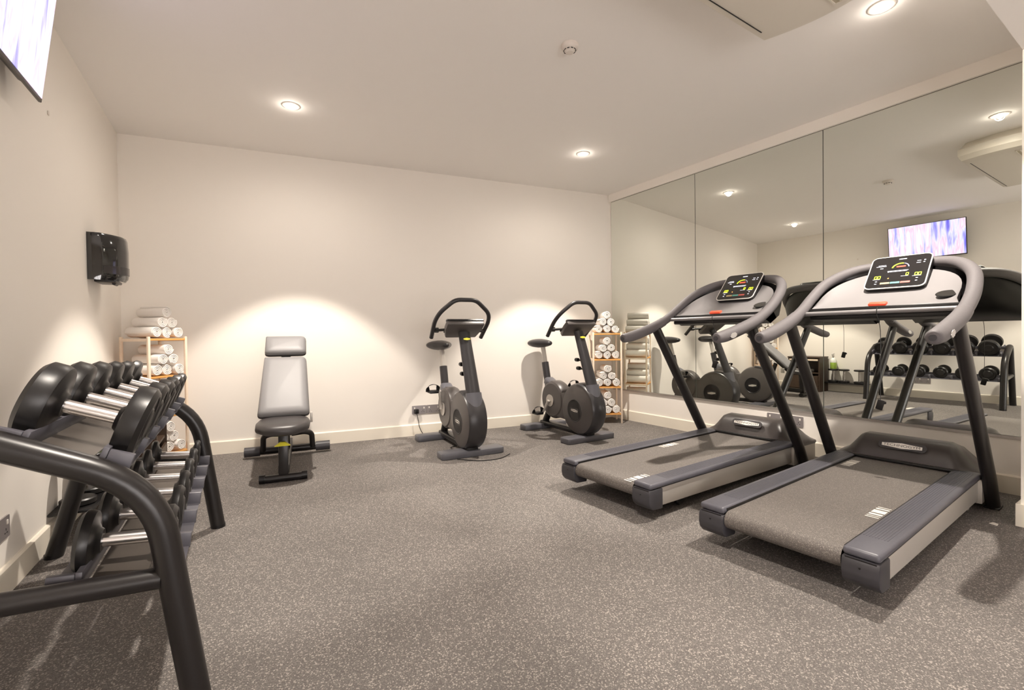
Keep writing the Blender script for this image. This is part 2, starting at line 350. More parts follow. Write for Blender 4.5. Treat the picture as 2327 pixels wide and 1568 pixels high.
# ================================================================== TREADMILL
def make_treadmill(label, loc, rz):
    T = thing('treadmill', label, 'treadmill', loc, rz, 'treadmills facing the mirror wall')
    L0 = 1.60; HW = .350; RW = .118; ZT = .202
    for s, side in ((1, 'l'), (-1, 'r')):
        # silver side panel
        prof = [(.04, .070), (L0-.02, .052), (L0-.02, .168), (.04, .172)]
        b = MB(); b.prism([(u, s*(HW-.012), z) for u, z in prof], (0, -s*.03, 0), bev=.004); b.build('side_panel', 'silver', T)
        # dark top rail, rounded
        b = MB(); yc = s*(HW-RW/2)
        b.box(((L0)/2+.002, yc, ZT-.015), (L0+.02, RW, .032), bev=.013, seg=3)
        rail = b.build('side_rail', 'tread_rail', T)
        b = MB()
        for q in range(9): b.box((L0/2+.05, yc-s*.005+(q-4)*.0095, ZT+.0012), (L0-.22, .0035, .0016))
        b.build('foot_grip_ribs', 'tread_rail', rail)
        # rear end cap
        b = MB(); pf = [(-.012, .086), (.012, .062), (.095, .058), (.095, .170), (-.010, .170), (-.018, .15), (-.02, .115)]
        b.prism([(u, s*(HW+.001), z) for u, z in pf], (0, -s*(RW+.002), 0), bev=.007)
        cap = b.build('end_cap', 'tread_cap', T)
        b = MB(); b.lathe([(0, 0), (.0035, 0), (.0035, .002), (0, .002)], frame((-.0205, yc, .14), (0, 1, 0), (0, 0, 1)), n=12); b.build('screw', 'black', cap)
        b = MB(); b.box((-.006, yc, .165), (.012, RW-.02, .006)); b.build('groove', 'black', cap)
        # outer shadow gap strip
        b = MB(); b.box((L0/2, s*(HW-.012), .176), (L0-.1, .018, .008)); b.build('gap_strip', 'black', T)
    BW = HW-RW
    # belt with rear roller curve
    rows = []
    for v in (-BW+.004, BW-.004):
        r = [(1.62, v, .186), (.5, v, .186), (.03, v, .186)]
        for q in range(1, 9):
            a = PI/2+q*PI/8; r.append((.03+.040*math.cos(a), v, .146+.040*math.sin(a)))
        r.append((1.4, v, .106)); rows.append(r)
    b = MB(); b.grid([[(p[0], p[1], p[2]) for p in rows[0]], [(p[0], p[1], p[2]) for p in rows[1]]])
    belt = b.build('running_belt', 'belt', T)
    for (u0, sgn) in ((.44, -1), (1.27, 1)):
        b = MB()
        widths = [.004, .004, .010, .022, .008, .004]
        v = sgn*(BW-.03); pos = 0
        for wd in widths:
            b.box((u0+pos*2.1+wd, v-sgn*.012, .1868), (wd*2.0, .050, .0008)); pos += wd+.006
        b.build('white_stripes', 'white_mark', belt)
    b = MB()
    for s in (-1, 1): b.box((.80, s*(BW+.001), .190), (1.56, .006, .012))
    b.build('belt_gap', 'black', T)
    b = MB(); b.box((.86, 0, .115), (1.4, 2*BW-.01, .02)); b.build('deck_underside', 'black', T)
    b = MB(); b.box((1.3, 0, .06), (.5, .5, .05), bev=.01); b.build('under_frame', 'black', T)
    for s in (-1, 1):
        b = MB(); b.lathe([(0, -.015), (.022, -.015), (.03, -.008), (.03, .008), (.022, .015), (0, .015)], frame((.34, s*.27, .031), (1, 0, 0), (0, 0, 1)), n=20)
        b.tube([(.34, s*.27, .03), (.34, s*.27, .09)], .010, n=10); b.build('rear_foot', 'black', T)
    # silver front base, rounded in plan
    def plan(hw, u1, rr, zc, k=9):
        p = [(1.58, -hw, zc)]
        for q in range(k+1): a = -PI/2+q*PI/2/k; p.append((u1-rr+rr*math.cos(a), -hw+rr+rr*math.sin(a), zc))
        for q in range(k+1): a = q*PI/2/k; p.append((u1-rr+rr*math.cos(a), hw-rr+rr*math.sin(a), zc))
        p.append((1.58, hw, zc)); return p
    b = MB(); b.prism(plan(.355, 2.03, .14, .035), (0, 0, .135), bev=.006); b.build('front_base', 'silver', T)
    # hood : lofted sections along v
    b = MB(); rows = []
    secs = [(-.36, .172, .180, 1.60, 1.80, 1.905), (-.345, .185, .203, 1.59, 1.82, 1.965), (-.30, .20, .230, 1.585, 1.86, 2.01), (-.262, .205, .278, 1.575, 1.86, 2.03), (-.232, .205, .318, 1.572, 1.86, 2.04), (-.205, .205, .330, 1.572, 1.86, 2.04)]
    secs = secs + [(-v, a, z, u0, u1, u2) for v, a, z, u0, u1, u2 in secs[::-1]]
    for v, zb, zt, u0, u1, u2 in secs:
        h = zt-zb; row = [(u0, v, .16), (u0, v, zb)]
        for q in range(0, 7):
            t = q/6; row.append((u0+.01+.075*t+.03*t*t, v, zb+h*math.sin(t*PI/2)**.9))
        row += [(1.74, v, zt*.995+.003*(h > .05)), (u1, v, zt-.25*h), (u2-.05, v, .165+(zt-.165)*.28), (u2-.01, v, .17), (u2, v, .155)]
        rows.append(row)
    b.grid(rows); b._add(rows[0], [tuple(range(len(rows[0])))]); b._add(rows[-1], [tuple(range(len(rows[-1])))])
    hood = b.build('motor_hood', 'tread_hood', T, angle=50)
    b = MB(); b.box((1.566, 0, .196), (.03, .60, .014), bev=.003); b.build('hood_lip', 'black', T)
    mt = frame((1.600, 0, .287), (0, -1, 0), (.45, 0, .89))
    b = MB(); b.prism(rrect(.235, .050, .024), (0, 0, .008), mt); b.build('badge', 'tread_dark', hood)
    mt2 = frame((1.5975, 0, .287), (0, -1, 0), (.45, 0, .89))
    mt2 = mt2 @ Matrix.Translation((0, 0, .0095))
    b = MB()
    lens = [(-.098, .018), (-.07, .022), (-.045, .026), (0, .034), (.045, .026), (.07, .022), (.098, .018)]
    pl = [(x, h/2*1.02, 0) for x, h in lens]+[(x, -h/2*1.02, 0) for x, h in lens[::-1]]
    b.prism(pl, (0, 0, .0005), mt2); b.build('badge_plate', 'white_mark', hood)
    text('badge_lettering', 'TECHNOGYM', mt2 @ Matrix.Translation((0, 0, .0012)), .0215, 'tread_dark', hood, sx=1.35, bold=-.0002)
    # uprights
    for s in (1, -1):
        b = MB(); b.tube([(1.700, s*.380, .0), (1.60, s*.380, .17), (.965, s*.367, 1.045)], [.040, .039, .036], n=22, oval=(1.12, .78), up=(1, 0, .6))
        b.build('upright', 'black_tube', T)
        b = MB(); b.box((1.70, s*.380, .006), (.10, .066, .012), bev=.004); b.build('foot_shoe', 'black', T)
    # handle tube arch
    arch = [(.80, .366, 1.012), (.98, .372, 1.062), (1.14, .374, 1.128), (1.27, .372, 1.205), (1.40, .352, 1.292), (1.50, .305, 1.350), (1.575, .235, 1.388), (1.61, .14, 1.402), (1.62, 0, 1.405)]
    full = arch + [(u, -v, z) for u, v, z in arch[-2::-1]]
    b = MB(); b.tube(full, .032, n=20, smooth=6, oval=(1.0, 1.0)); b.build('handle_arch', 'grip', T)
    for s in (1, -1):
        g = [(.585, s*.362, .968), (.60, s*.362, .970), (.68, s*.364, .982), (.80, s*.366, 1.010), (.97, s*.372, 1.058), (1.06, s*.373, 1.092)]
        b = MB(); b.tube(g, [.018, .032, .037, .037, .0365, .035], n=22, smooth=5); gr = b.build('hand_grip', 'grip', T)
        b = MB(); b.lathe([(0, 0), (.014, 0), (.014, .003), (0, .003)], frame((.583, s*.362, .968), (0, 1, 0), (.2, 0, 1)) @ Matrix.Translation((0, 0, -.002)), n=16); b.build('end_plug', 'tread_cap', gr)
        # sensor badge
        b = MB(); mt = frame((.71, s*.3645+s*.0365, .985), (-s, 0, -.2*s), (0, 0, 1))
        star = [((.026+.004*(q % 2))*math.cos(q*PI/9)*1.25, (.0145+.003*(q % 2))*math.sin(q*PI/9), 0) for q in range(18)]
        b.prism(star, (0, 0, .0022 if mt.to_3x3().col[2].y*s > 0 else -.0022), mt); b.build('grip_badge', 'grey_mark', gr)
    # console panel : front face from lower bar up to inside of the arch
    def arcpt(t):   # t -1..1 across ; returns top edge of the panel
        a = t*PI/2
        return (1.20+.375*math.cos(a)**.62 if abs(t) < 1 else 1.20, .322*math.sin(a), 1.165+.205*math.cos(a)**.62 if abs(t) < 1 else 1.165)
    rows = []; n = 26
    for th in (0, .033):
        pass
    def pan(off):
        R = []
        for i in range(n+1):
            t = -1+2*i/n; top = arcpt(t); bot = (1.165, .335*t, 1.130)
            row = []
            for q in range(9):
                f = q/8; u = bot[0]+(top[0]-bot[0])*f; v = bot[1]+(top[1]-bot[1])*f; z = bot[2]+(top[2]-bot[2])*f
                row.append((u+off*.45, v, z-off*.9-.045*math.sin(PI*f)*(1-abs(t)**3)))
            R.append(row)
        return R
    b = MB(); A = pan(0); B = pan(.03); b.grid(A); b.grid(B)
    b.grid([[r[0] for r in A], [r[0] for r in B]]); b.grid([[r[-1] for r in A], [r[-1] for r in B]])
    panel = b.build('console_panel', 'panel', T, angle=40)
    # back shell (dark bulge seen in the mirror)
    R = []
    for i in range(n+1):
        t = -1+2*i/n; a = t*PI/2; c = max(0.0, math.cos(a))**.55
        v = .350*math.sin(a)
        top = Vector((1.19+.42*c, v, 1.155+.235*c)); bot = Vector((1.20, .350*t if abs(t) < 1 else v, 1.085))
        row = [bot, Vector((1.26+.10*c, bot.y, 1.062+.0*c)), Vector((1.34+.22*c, (bot.y+v)/2, 1.10+.06*c)), Vector((1.30+.30*c, v, 1.14+.16*c)), top]
        R.append(row)
    b = MB(); b.grid(R); b.build('console_back_shell', 'black', T, angle=60)
    # lower cross bars
    b = MB(); b.box((1.172, 0, 1.125), (.03, .68, .026), rot=(0, .3, 0), bev=.005); b.build('lower_bar', 'black', T)
    b = MB(); b.tube([(1.125, -.365, 1.108), (1.125, .365, 1.108)], .013, n=14); b.build('cross_tube', 'panel', T)
    b = MB(); b.box((1.175, 0, 1.085), (.08, .66, .03), bev=.008); b.build('lower_shell', 'black', T)
    # cup holders
    for s in (-1,):
        c = Vector((1.302, s*.266, 1.1925)); mt = frame(c, (0, 1, 0), (.91, 0, .41))
        mt = mt @ Matrix.Diagonal((1.0, .95, 1, 1))
        b = MB(); b.lathe([(.0, -.045), (.036, -.045), (.043, .003), (.047, .0045), (.049, .002)], mt, n=30) if mt.to_3x3().col[2].z > 0 else b.lathe([(.0, .045), (.036, .045), (.043, -.003), (.047, -.0045), (.049, -.002)], mt, n=30)
        b.build('cup_holder_rim', 'black', panel)
        b = MB(); zz = -.0035 if mt.to_3x3().col[2].z < 0 else .0035
        b.lathe([(0, zz), (.045, zz), (.045, zz*1.3), (0, zz*1.3)], mt, n=30); b.build('cup_recess', 'screen_black', panel)
    # screen box
    xdir = Vector((0, -1, 0)); ydir = Vector((.185, 0, .20)).normalized(); cen = Vector((1.497, -.008, 1.345))
    mt = frame(cen, xdir, ydir)
    b = MB(); b.prism(rrect(.287, .275, .03), (0, 0, -.045), mt @ Matrix.Translation((0, 0, .010))); con = b.build('screen_box', 'black', T, bevel=.003)
    b = MB(); b.prism(rrect(.291, .279, .032), (0, 0, .0045), mt @ Matrix.Translation((0, 0, .0098))); b.build('screen_rim', 'white', con)
    b = MB(); b.prism(rrect(.280, .268, .027), (0, 0, .0008), mt @ Matrix.Translation((0, 0, .0143))); scr = b.build('display', 'screen_black', con)
    z0 = .0156
    def deco(name, m, shapes):
        bb = MB()
        for sh in shapes: bb.prism([(p[0], p[1], z0) for p in sh], (0, 0, .0006), mt)
        bb.build(name, m, scr)
    R_ = lambda x, y, w_, h_: [(x-w_/2, y-h_/2), (x+w_/2, y-h_/2), (x+w_/2, y+h_/2), (x-w_/2, y+h_/2)]
    arcs = lambda a0, a1, r, dr, c, k=16: [(c[0]+(r+dr*0)*math.cos(a0+(a1-a0)*q/k), c[1]+r*math.sin(a0+(a1-a0)*q/k)) for q in range(k+1)] + [(c[0]+(r-dr)*math.cos(a1+(a0-a1)*q/k), c[1]+(r-dr)*math.sin(a1+(a0-a1)*q/k)) for q in range(k+1)]
    deco('lit_gauge', 'e_yellow', [arcs(PI*.98, PI*.42, .042, .007, (.008, .030))])
    deco('dim_gauge', 'e_dim', [arcs(PI*.40, PI*.02, .042, .006, (.008, .030))])
    deco('red_readout', 'e_red', [R_(.010, .040, .044, .011)])
    SEG = {0: 'abcdef', 1: 'bc', 2: 'abged', 3: 'abgcd', 4: 'fgbc'}
    def digit(d, x, y, h):
        w_ = h*.55; t = h*.16; o = []
        S = {'a': R_(x, y+h/2, w_, t), 'g': R_(x, y, w_, t), 'd': R_(x, y-h/2, w_, t), 'b': R_(x+w_/2, y+h/4, t, h/2), 'c': R_(x+w_/2, y-h/4, t, h/2), 'f': R_(x-w_/2, y+h/4, t, h/2), 'e': R_(x-w_/2, y-h/4, t, h/2)}
        return [S[c] for c in SEG[d]]
    for ds in (digit(0, -.098, -.045, .022), digit(0, -.082, -.045, .022), digit(0, .050, -.030, .020), digit(0, .092, -.036, .022), digit(0, .108, -.036, .022)):
        deco('yellow_digit', 'e_yellow', ds)
    deco('white_labels', 'e_white', [R_(.008, .106, .036, .007), R_(-.085, .062, .038, .003), R_(-.088, .052, .050, .004), R_(-.083, .034, .015, .005), R_(.088, .077, .018, .004), R_(.114, .079, .008, .006), R_(.088, .060, .020, .004), R_(.113, .062, .008, .006),
        R_(0, .0055, .10, .003), R_(-.045, -.001, .003, .012), R_(0, -.002, .09, .0025), R_(-.092, -.062, .036, .002), R_(.096, -.052, .040, .002), R_(.04, -.046, .036, .002),
        R_(-.090, -.080, .010, .005), R_(-.090, -.100, .010, .005), R_(.100, -.070, .010, .005), R_(.100, -.092, .010, .005)])
    deco('small_lamp', 'e_orange', [R_(-.035, -.058, .007, .007)])
    deco('tan_key', 'k_tan', [R_(-.045, -.098, .045, .014)]); deco('teal_key', 'k_teal', [R_(.003, -.098, .045, .014)]); deco('red_key', 'k_red', [R_(.051, -.098, .045, .014)])
    # stop button and safety cord
    b = MB(); b.box((1.176, .0, 1.152), (.034, .085, .016), rot=(0, -.4, 0), bev=.006); b.build('stop_button', 'red', T)
    b = MB(); b.tube([(1.12, -.015, 1.13), (1.105, -.015, 1.10), (1.115, -.03, 1.0), (1.115, -.03, .80)], .0016, n=6, smooth=4)
    cord = b.build('safety_cord', 'black', T)
    b = MB(); b.box((1.115, -.028, .775), (.014, .032, .055), rot=(.25, 0, 0), bev=.004); b.box((1.115, -.045, .788), (.012, .02, .014), bev=.003); b.build('cord_clip', 'black', cord)
    return T
T1 = make_treadmill('large grey treadmill nearest the camera, at the right edge of the photo', (1.962, 1.018, 0), math.radians(2.8))
T2 = copy_tree(T1); T2.location = (1.925, 2.006, 0); T2.rotation_euler = (0, 0, math.radians(2.0))
for ch in COL.objects:
    if ch.name.startswith('safety_cord') and ch.parent == T1:
        ch.data = ch.data.copy(); low = min(v.co.z for v in ch.data.vertices)
        for v in ch.data.vertices:
            if v.co.z < 1.0: v.co.z -= .18*(1.0-v.co.z)/(1.0-low)
        for g in COL.objects:
            if g.parent == ch: g.location.z -= .18
    if ch.name.startswith('running_belt') and ch.parent == T2:
        for g in COL.objects:
            if g.parent == ch:
                xs = [v.co.x for v in g.data.vertices]; g.location.x += (.87-1.35) if sum(xs)/len(xs) > 1 else (.075-.52)
T2['label'] = 'dark treadmill farther back, between the near treadmill and the exercise bikes'
# ================================================================== EXERCISE BIKE  (local: +x forward to flywheel, z up; origin under the front foot)
def make_bike(label, loc, rz, PED):
    B = thing('exercise_bike', label, 'exercise bike', loc, rz, 'upright exercise bikes by the back wall')
    def disc(u, z, r, half, name, m, parent=B, inset=.86, rim=.02):
        b = MB(); mt = frame((u, 0, z), (1, 0, 0), (0, 0, 1))
        b.lathe([(0, half), (r*inset*.98, half), (r-.012, half-.012), (r, half-.035), (r, -half+.035), (r-.012, -half+.012), (r*inset*.98, -half), (0, -half)], mt, n=56)
        return b.build(name, m, parent, angle=28)
    fly = disc(-.075, .292, .245, .082, 'flywheel_housing', 'bike')
    crank = disc(-.50, .335, .195, .070, 'crank_housing', 'bike')
    b = MB(); b.prism([(-.50, -.062, .17), (-.10, -.062, .15), (-.08, -.062, .42), (-.48, -.062, .43)], (0, .124, 0), bev=.012); b.build('body_shell', 'bike', B)
    # front rim cover band
    b = MB(); rows = []
    for q in range(25):
        a = -1.15+2.75*q/24; r = .2475
        rows.append([(-.075+(r-.012)*math.cos(a), -.079, .292+(r-.012)*math.sin(a)), (-.075+r*math.cos(a), -.062, .292+r*math.sin(a)), (-.075+(r+.002)*math.cos(a), 0, .292+(r+.002)*math.sin(a)), (-.075+r*math.cos(a), .062, .292+r*math.sin(a)), (-.075+(r-.012)*math.cos(a), .079, .292+(r-.012)*math.sin(a))])
    b.grid(rows); b.build('rim_cover', 'bike_dark', B, angle=60)
    for s in (1, -1):
        mt = frame((-.105, s*.0822, .275), (-s, 0, 0) if s > 0 else (1, 0, 0), (0, 0, 1))
        b = MB(); ring = [(.105*math.cos(2*PI*q/40), .105*math.sin(2*PI*q/40)) for q in range(40)]
        b.lathe([(.100, 0), (.103, .0025), (.108, .0025), (.110, 0)], mt, n=44); b.build('ring_moulding', 'bike_dark', fly)
        b = MB(); b.prism(rrect(.125, .05, .012), (0, 0, .0015), mt @ Matrix.Rotation(-.08, 4, 'Z')); bd = b.build('badge', 'bike_dark', fly)
        b = MB(); lens = [(-.05, .014), (-.025, .02), (0, .026), (.025, .02), (.05, .014)]
        pl = [(x, h/2, .0018) for x, h in lens]+[(x, -h/2, .0018) for x, h in lens[::-1]]
        b.prism(pl, (0, 0, .0006), mt @ Matrix.Rotation(-.08, 4, 'Z')); b.build('badge_plate', 'white_mark', fly)
        text('badge_lettering', 'TECHNOGYM', mt @ Matrix.Rotation(-.08, 4, 'Z') @ Matrix.Translation((0, 0, .003)), .0145, 'bike_dark', fly, sx=1.05)
    # feet
    b = MB(); b.prism([(-.07, -.28, 0), (.05, -.28, 0), (.065, -.25, 0), (.065, .25, 0), (.05, .28, 0), (-.07, .28, 0), (-.085, .25, 0), (-.085, -.25, 0)], (0, 0, .052), bev=.010); b.build('front_foot', 'bike_grey', B)
    b = MB(); b.prism([(-.80, -.27, 0), (-.69, -.27, 0), (-.68, -.25, 0), (-.68, .25, 0), (-.69, .27, 0), (-.80, .27, 0), (-.81, .25, 0), (-.81, -.25, 0)], (0, 0, .058), bev=.012); b.build('rear_foot', 'bike_grey', B)
    b = MB(); b.box((-.37, 0, .06), (.78, .085, .05), bev=.012); b.box((-.03, 0, .065), (.13, .10, .06), bev=.01); b.build('base_rail', 'black', B)
    b = MB(); b.tube([(-.72, 0, .06), (-.62, 0, .22)], .035, n=14); b.build('rear_strut', 'black', B)
    # seat post
    b = MB(); b.tube([(-.645, 0, .44), (-.705, 0, .71)], .037, n=18); sp = b.build('seat_sleeve', 'bike_dark', B)
    b = MB(); b.tube([(-.70, 0, .69), (-.745, 0, .885)], .025, n=16); b.build('seat_post', 'silver', B)
    b = MB(); b.box((-.585, 0, .490), (.17, .115, .085), rot=(0, .45, 0), bev=.03, seg=4); b.build('seat_post_collar', 'bike_grey', B)
    b = MB(); sad = [(-.885, .10, .046), (-.86, .124, .058), (-.80, .122, .062), (-.73, .085, .056), (-.67, .052, .046), (-.62, .036, .032), (-.60, .02, .02)]
    rows = []
    for u, hw, hh in sad:
        rows.append([(u, hw*math.cos(2*PI*q/18), .915+hh*.75*math.sin(2*PI*q/18)*(1 if math.sin(2*PI*q/18) > 0 else 1.1)) for q in range(19)])
    b.grid(rows); b._add(rows[0][:-1], [tuple(range(18))]); b._add(rows[-1][:-1], [tuple(range(18))]); b.build('saddle', 'bike_dark', B, angle=70)
    # console post
    b = MB(); b.tube([(.065, 0, .50), (-.135, 0, 1.03)], [.062, .052], n=20, oval=(.62, 1.0), up=(1, 0, .38)); post = b.build('console_post', 'bike_dark', B)
    b = MB(); b.tube([(.085, 0, .40), (.062, 0, .53)], [.078, .068], n=20, oval=(.72, 1.0), up=(1, 0, .3)); b.build('post_collar', 'bike_grey', B)
    b = MB(); mt = frame((-.070, 0, .975), (0, 1, 0), (-.35, 0, .94)); 
    sgn = 1 if (mt.to_3x3().col[2]).x > 0 else -1
    lens = [(-.030, .010), (0, .022), (.030, .010)]
    pl = [(x, h/2, 0) for x, h in lens]+[(x, -h/2, 0) for x, h in lens[::-1]]
    b.prism(pl, (0, 0, sgn*.003), mt); b.build('yellow_badge', 'yellow', post)
    for z, u in ((.76, -.112), (.68, -.088)):
        b = MB(); b.lathe([(0, -.02), (.017, -.02), (.019, 0), (.017, .02), (0, .02)], frame((u, -.038, z), (0, 1, 0), (0, 0, 1)), n=16); b.tube([(u, -.035, z), (u+.07, -.02, z-.01)], .008, n=8); b.build('adjust_knob', 'black', post)
    # console box
    mt = frame((-.175, 0, 1.075), (0, -1, 0), (.80, 0, .60))
    b = MB(); b.prism([(-.14, -.09, 0), (.14, -.09, 0), (.17, .02, 0), (.17, .10, 0), (-.17, .10, 0), (-.17, .02, 0)], (0, 0, .045), mt @ Matrix.Translation((0, 0, -.045)), bev=.010); box = b.build('console_box', 'bike', B)
    b = MB(); b.prism(rrect(.31, .16, .015), (0, 0, .004), mt @ Matrix.Translation((0, .005, 0))); b.build('display', 'screen_black', box)
    b = MB(); b.prism(rrect(.34, .03, .008), (0, 0, .012), mt @ Matrix.Translation((0, .092, -.004))); b.build('top_bezel', 'bike_dark', box)
    # handlebar ring
    pts = [(-.345, .245, .985), (-.20, .262, 1.13), (-.13, .235, 1.20), (-.08, .095, 1.308), (-.08, -.095, 1.308), (-.13, -.212, 1.205), (-.20, -.24, 1.13), (-.32, -.235, .99)]
    b = MB(); b.tube(fillet(pts, .05, 4), .0185, n=14); hb = b.build('handlebar', 'bike_dark', B)
    for s in (1, -1):
        b = MB(); b.tube([(-.15, s*.10, 1.06), (-.22, s*.18, 1.055), (-.272, s*.243, 1.05)], .012, n=10, smooth=3); b.build('handlebar_arm', 'black', hb)
        b = MB(); b.box((-.275, s*.205, 1.055), (.035, .045, .045), bev=.008); b.build('sensor_block', 'black', hb)
    # cranks and pedals
    for s, ang in ((1, math.radians(PED)), (-1, math.radians(PED+180))):
        ca, sa = math.cos(ang), math.sin(ang); c = Vector((-.52, s*.078, .325))
        b = MB(); b.lathe([(0, 0), (.062, 0), (.058, .008), (0, .012)], frame(c, (s, 0, 0), (0, 0, 1)) if s < 0 else frame(c, (-1, 0, 0), (0, 0, 1)), n=26); hub = b.build('crank_hub', 'silver', B)
        e = c+Vector((ca*.165, s*.022, sa*.165))
        b = MB(); b.tube([c+Vector((0, s*.012, 0)), e], [.015, .011], n=10); ck = b.build('crank_arm', 'silver', B)
        b = MB(); pc = e+Vector((0, s*.06, 0)); b.box(pc, (.095, .085, .026), bev=.007); b.tube([e, pc], .008, n=8); b.build('pedal', 'black', ck)
        b = MB(); st = [(pc.x-.01, pc.y-.048, pc.z), (pc.x+.005, pc.y-.045, pc.z+.05), (pc.x+.012, pc.y, pc.z+.068), (pc.x+.005, pc.y+.045, pc.z+.05), (pc.x-.01, pc.y+.048, pc.z)]
        b.tube(st, .011, n=8, smooth=4, oval=(.25, 1.6), up=(0, 0, 1)); b.build('pedal_strap', 'black', ck)
    return B
rzb = math.radians(-90+7)   # +x forward points toward -y
def fwd_angle(dx, dy): return math.atan2(dy, dx)
B1 = make_bike('upright exercise bike left of the other, beside the wall sockets', (1.822, 3.462, 0), fwd_angle(-.105, -.995), -85)
B2 = make_bike('upright exercise bike nearer the mirror, in front of the towel shelf', (2.985, 3.30, 0), fwd_angle(-.04, -.995), 55)
# ================================================================== WEIGHT BENCH (local +y toward wall)
def make_bench():
    T = thing('weight_bench', 'adjustable weight bench with raised grey padded back, standing before the back wall', 'weight bench', (.412, 3.60, 0), math.radians(-9.5))
    ang = math.atan2(.60, .63); s, c = math.sin(ang), math.cos(ang)
    def pad(name, l, w0, w1, th, org, a, m='vinyl'):
        b = MB(); n = 10
        t = bmesh.new()
        poly = []
        for (x, y) in ((w1/2, l), (-w1/2, l), (-w0/2, 0), (w0/2, 0)): poly.append(Vector((x, y, 0)))
        pts = fillet(poly+[poly[0], poly[1]], .035, 5)[7:7+24]
        V = []
        out = []
        k = len(pts)
        cen = Vector((0, l/2, 0))
        for (ins, z) in ((.004, 0), (0, .006), (0, th*.55), (.008, th*.85), (.022, th), (.06, th+.004)):
            out.append([Vector((cen.x+(p.x-cen.x)*(1-ins/(w0/2)), cen.y+(p.y-cen.y)*(1-ins/(l/2)), z)) for p in pts])
        mt = Matrix.Translation(Vector(org)) @ Matrix.Rotation(a, 4, 'X')
        Fc = []; V = [mt @ v for r in out for v in r]
        for i in range(len(out)-1):
            for q in range(k): Fc.append((i*k+q, i*k+(q+1) % k, (i+1)*k+(q+1) % k, (i+1)*k+q))
        Fc.append(tuple(range(k))[::-1]); Fc.append(tuple((len(out)-1)*k+q for q in range(k)))
        b._add(V, Fc); return b.build(name, m, T, angle=50)
    hp = pad('head_pad', .200, .305, .305, .058, (0, .645, .849), ang); bp_ = pad('back_pad', .585, .345, .305, .058, (0, .19, .415), ang)
    pad('head_pad_shade', .202, .308, .308, .034, (0, .643, .847), ang, 'vinyl_seat_and_shade'); pad('back_pad_shade', .588, .349, .309, .034, (0, .188, .4135), ang, 'vinyl_seat_and_shade')  # dark slabs paint the unlit lower edges of both pads
    # seat pad : rounded, tapering towards the front
    b = MB(); rows = []
    for (y, hw, hh, zc) in ((-.10, .05, .022, .362), (-.07, .12, .036, .365), (0, .172, .042, .372), (.10, .178, .042, .385), (.17, .165, .036, .395), (.20, .12, .02, .398)):
        rows.append([(hw*math.copysign(abs(math.cos(2*PI*q/24))**.6, math.cos(2*PI*q/24)), y, zc+hh*math.copysign(abs(math.sin(2*PI*q/24))**.8, math.sin(2*PI*q/24))) for q in range(25)])
    b.grid(rows); b._add(rows[0][:-1], [tuple(range(24))]); b._add(rows[-1][:-1], [tuple(range(24))]); b.build('seat_pad', 'vinyl_seat_and_shade', T, angle=70)
    b = MB(); b.box((0, .50, .70-.04), (.07, .86, .05), rot=(ang, 0, 0), bev=.006); b.build('back_frame', 'black_tube', T)
    # spine and posts
    b = MB(); b.box((0, .40, .10), (.07, .78, .06), rot=(.05, 0, 0), bev=.006); b.build('spine', 'black_tube', T)
    b = MB(); b.box((0, .03, .195), (.062, .055, .30), rot=(-.08, 0, 0), bev=.005); b.build('front_post', 'black_tube', T)
    b = MB(); b.box((0, .46, .30), (.05, .05, .42), rot=(.30, 0, 0), bev=.005); b.build('rear_post', 'black_tube', T)
    b = MB(); b.tube([(-.135, 0, .026), (.135, 0, .026)], .026, n=16); ft = b.build('front_foot', 'black_tube', T)
    for q in (-1, 1):
        b = MB(); b.tube([(q*.115, 0, .030), (q*.152, 0, .030)], .030, n=16); b.build('foot_cap', 'black', ft)
    b = MB(); b.tube([(-.24, .80, .055), (.24, .80, .055)], .030, n=16); rb = b.build('rear_bar', 'black_tube', T)
    for q in (-1, 1):
        b = MB(); b.tube([(q*.215, .80, .055), (q*.33, .80, .055)], .040, n=20); b.build('roller', 'tread_cap', rb)
    # handle loop
    for q in (-1, 1):
        b = MB(); b.tube(fillet([(q*.03, .70, .20), (q*.13, .72, .205), (q*.185, .74, .185), (q*.19, .78, .06)], .05, 4), .022, n=14); b.build('handle_loop', 'black_tube', T)
    b = MB(); b.prism([(-.052, -.10, 0), (.052, -.10, 0), (.018, -.075, .022), (-.018, -.075, .022)], (0, .03, 0), Matrix.Translation((0, .02, .262)), bev=.004); b.build('yellow_lever', 'yellow', T)
    b = MB(); b.box((.185, .24, .40), (.018, .05, .075), bev=.004); b.build('side_bracket', 'silver', T)
    return T
make_bench()
# ================================================================== DUMBBELL RACK (local: +x away from wall, +y along wall away from camera)
RK = Matrix.Translation((-.045, 1.522, 0)) @ Matrix.Rotation(-.0432, 4, 'Z')
RL = 1.41
rack = thing('dumbbell_rack', 'black two-tier steel dumbbell rack along the left wall', 'dumbbell rack', (-.045, 1.522, 0), -.0432)
for y in (0, RL):
    fr = fillet([(.0, y, .0), (-.085, y, .62), (-.43, y, .79), (-.645, y, .0)], [.15, .05], 9)
    b = MB(); b.tube(fr, .0335, n=22); b.build('end_frame', 'black_tube', rack)
    b = MB(); b.tube([(-.555, y, .405), (-.075, y, .375)], .027, n=18); b.build('cross_tube', 'black_tube', rack)
    b = MB(); b.lathe([(0, 0), (.034, 0), (.034, .018), (0, .018)], Matrix.Translation((0, y, 0)), n=20); b.lathe([(0, 0), (.034, 0), (.034, .018), (0, .018)], Matrix.Translation((-.645, y, 0)), n=20); b.build('rubber_feet', 'black', rack)
